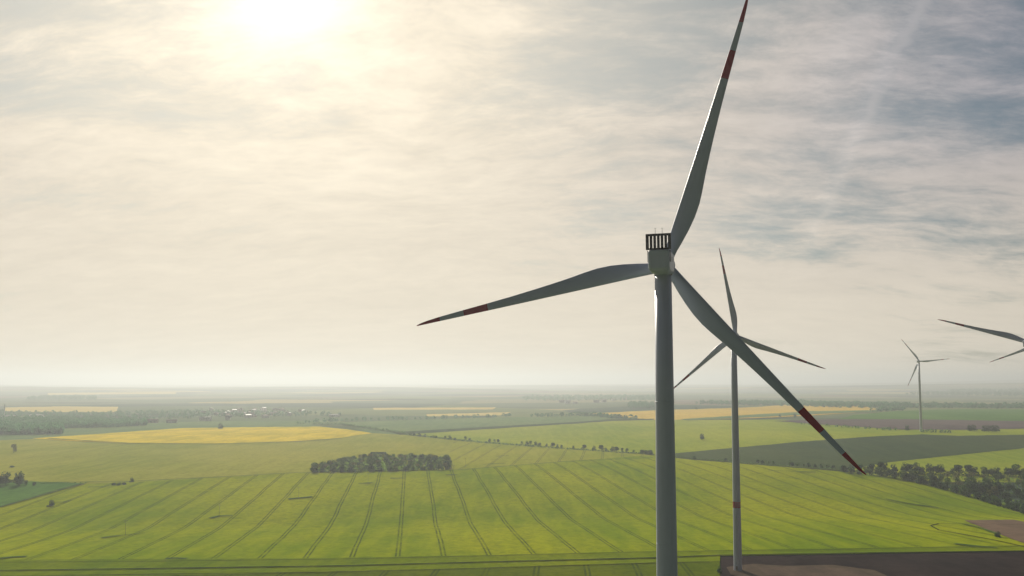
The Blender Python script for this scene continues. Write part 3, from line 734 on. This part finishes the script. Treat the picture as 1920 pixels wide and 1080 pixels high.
mass('wood', scatter([(50, 750), (180, 750), (180, 746), (60, 746)], 160, 25, rn, False), 12, 18, M['wood_far'], 'hazy wood behind the far ochre field at left', 'wood', 14, 17)
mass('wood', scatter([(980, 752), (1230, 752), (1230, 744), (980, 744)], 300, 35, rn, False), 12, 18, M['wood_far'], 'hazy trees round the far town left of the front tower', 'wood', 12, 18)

# ------------------------------------------------------------------ far buildings
M['plaster'] = mat('plaster_white', vary((.70, .68, .63), (.82, .80, .75), .3, coord='obj'), .9, .2)
M['plaster_b'] = mat('plaster_cream', vary((.42, .36, .28), (.52, .45, .36), .3, coord='obj'), .9, .2)
M['tiles'] = mat('roof_tiles', vary((.20, .12, .09), (.28, .17, .13), .6, coord='obj'), .9, .2)
M['slate'] = mat('roof_slate', vary((.16, .155, .16), (.24, .23, .23), .6, coord='obj'), 1.0, .0)
M['pale_roof'] = mat('pale_sun_glint_roof', vary((.40, .37, .34), (.5, .46, .42), .6, coord='obj'), .6, .4)  # pale colour stands in for the glint of sunlit roofs
M['sheetroof'] = mat('sheet_metal_roof', vary((.5, .5, .48), (.6, .6, .58), .4, coord='obj'), .95, .05)
M['glass'] = mat('window_glass', vary((.03, .04, .05), (.05, .06, .07), 1, coord='obj'), .2, .5)
def make_house(name, w, d, h, rh, wallm, roofm, wins=3):
    root = empty(name); b = MB()
    x, y = w / 2, d / 2
    b.add([(-x, -y, -1.5), (x, -y, -1.5), (x, y, -1.5), (-x, y, -1.5), (-x, -y, h), (x, -y, h), (x, y, h), (-x, y, h), (-x, 0, h + rh), (x, 0, h + rh)],
          [(0, 1, 5, 4), (1, 2, 6, 9, 5), (2, 3, 7, 6), (3, 0, 4, 8, 7)])
    b.build('wall', M[wallm], root)
    b = MB(); o = .5; rz = rh * (1 + o / y)
    for s in (-1, 1):
        v = [(-x - o, s * (y + o), h - rh * o / y + .05), (x + o, s * (y + o), h - rh * o / y + .05), (x + o, 0, h + rh + .05), (-x - o, 0, h + rh + .05)]
        v2 = [(a, c, e + .2) for a, c, e in v]
        b.add(v + v2, [(0, 1, 2, 3), (7, 6, 5, 4), (0, 4, 5, 1), (1, 5, 6, 2), (3, 2, 6, 7), (0, 3, 7, 4)])
    b.build('roof', M[roofm], root)
    for i in range(wins):
        b = MB(); b.box((-x + w * (i + .5) / wins, -y - .02, h * .55), (w / wins * .35, .08, h * .3)); b.build('window', M['glass'], root)
    return root
hp = [make_house('house', 11, 9, 5, 1.6, 'plaster', 'tiles'), make_house('house', 14, 9, 5.5, 1.4, 'plaster_b', 'slate'), make_house('house', 12, 10, 6, 1.5, 'plaster', 'pale_roof')]
hu = set()
def put_house(px, py, i, s=1.0, rz=None):
    o = hp[i]
    if i in hu: o = copy_tree(o)
    hu.add(i); x, y = U(px, py); o.location = (x, y, H(x, y)); o.rotation_euler = (0, 0, rnd.uniform(-1.6, 1.6) if rz is None else rz); o.scale = (s, s, s)
    tag(o, 'one of the small pale houses of the hazy far village behind the rapeseed field', 'house', 'houses of the far village'); return o
for i in range(46):
    px = rnd.gauss(470, 42); py = 779 + rnd.uniform(-10, 5) - abs(px - 470) * .02
    put_house(max(375, min(570, px)), py, rnd.randrange(3), rnd.uniform(.85, 1.25))
def building(name, px, py, dims, wm, rm, label, rz=0.0, wins=4):
    o = make_house(name, *dims, wm, rm, wins); x, y = U(px, py); o.location = (x, y, H(x, y)); o.rotation_euler = (0, 0, rz); tag(o, label, 'building'); return o
building('farm_hall', 390, 789, (14, 12, 9, .8), 'plaster', 'sheetroof', 'bright cream white block, the brightest building left of the far village', .1)
building('barn', 381, 788, (16, 10, 5, 3), 'plaster', 'slate', 'low white barn just left of the bright cream block')
building('barn', 281, 793, (34, 12, 5, 4), 'plaster_b', 'tiles', 'long low barn with a reddish roof at the right end of the far wood', .05)
building('barn', 322, 793, (22, 11, 4, 4), 'plaster', 'tiles', 'small barn with a pale reddish roof right of the long low barn', .3)
building('house', 427, 787, (11, 9, 6, 3), 'plaster', 'slate', 'white house apart from the others on the front left edge of the far village', .2)
building('warehouse', 69, 782, (32, 14, 6, 1), 'plaster', 'sheetroof', 'long white flat building among the far trees at left')
building('warehouse', 627, 781, (26, 14, 5, 1.2), 'plaster', 'sheetroof', 'white shed with a slanting roof right of the far village', -.2)
building('warehouse', 20, 783, (20, 12, 5, 2), 'plaster', 'sheetroof', 'small white building between the white mast and the long white building')
building('hut', 838, 880, (3.2, 2.4, 2.0, .4), 'plaster', 'sheetroof', 'small white hut at the right tip of the oval copse', .2, 1)
for k, (px, py) in enumerate(((1045, 750), (1053, 755), (1064, 757), (1078, 757), (1118, 755), (1132, 754), (1150, 751), (1172, 750))):
    o = copy_tree(hp[k % 3]); x, y = U(px, py); o.location = (x, y, H(x, y)); o.scale = (1.8, 1.4, 1.3 + .3 * (k % 3)); o.rotation_euler = (0, 0, .2 * (k % 3))
    tag(o, 'one of the pale blocks of the faint far town left of the front tower', 'building', 'blocks of the faint far town')
# chimney with a red top at the left edge
x, y = U(8, 783); root = empty('chimney', (x, y, H(x, y))); tag(root, 'thin white mast rising from the trees at the far left edge', 'mast')
b = MB(); b.tube((0, 0, -1), (0, 0, 34), 1.5, 1.0, 14); b.build('shaft', M['plaster'], root)
b = MB(); b.box((3, 0, 3), (16, 8, 6)); b.build('base_building', M['plaster'], root)

# ------------------------------------------------------------------ power line poles
M['pole'] = mat('weathered_pole', vary((.20, .19, .17), (.30, .28, .25), 1, coord='obj'), .9, .2)
pp = empty('power_pole'); b = MB(); b.tube((0, 0, -.5), (0, 0, 10.2), .10, .06, 8); b.build('pole', M['pole'], pp)
b = MB(); b.box((0, 0, 9.9), (2.4, .12, .12)); b.tube((-1.1, 0, 9.1), (0, 0, 8.6), .05, .05, 5); b.tube((1.1, 0, 9.1), (0, 0, 8.6), .05, .05, 5); b.build('crossarm', M['pole'], pp)
for k in (-1.15, 0, 1.15):
    b = MB(); b.tube((k, 0, 9.99), (k, 0, 10.35), .09, .05, 6); b.build('insulator', M['slate'], pp)
PX = [(235, 1006, 'thin pole standing in the longest dark weed strip, lower left'), (411, 971, 'thin power pole in the weed strip right of the longest one, lower left'), (560, 937, 'thin power pole in the weed strip below the left end of the copse'), (690, 908, 'thin power pole just below the middle of the oval copse'),
      (850, 892, 'thin power pole just below the right tip of the oval copse'), (873, 877, 'dark power pole standing right of the oval copse'), (1064, 841, 'thin power pole on the hedge bank behind the big field')]
for i, (px, py, lb) in enumerate(PX):
    o = pp if i == 0 else copy_tree(pp); x, y = U(px, py); o.location = (x, y, H(x, y)); o.rotation_euler = (0, 0, R_(15)); tag(o, lb, 'power pole', 'power poles crossing the field')

# ------------------------------------------------------------------ haze
b = MB(); b.box((0, 0, 90.0), (50000, 50000, 242))
hm = bpy.data.materials.new('haze_air'); hm.use_nodes = True; N = NT(hm.node_tree)
out = N.new('ShaderNodeOutputMaterial'); pv = N.new('ShaderNodeVolumePrincipled')
pv.inputs['Color'].default_value = (.745, .80, .825, 1); pv.inputs['Density'].default_value = HAZE_DENSITY; pv.inputs['Anisotropy'].default_value = .40
N.l.new(pv.outputs[0], out.inputs['Volume'])
hz = b.build('haze', hm); tag(hz, 'pale even haze filling the air over the fields', 'haze', None, 'stuff')
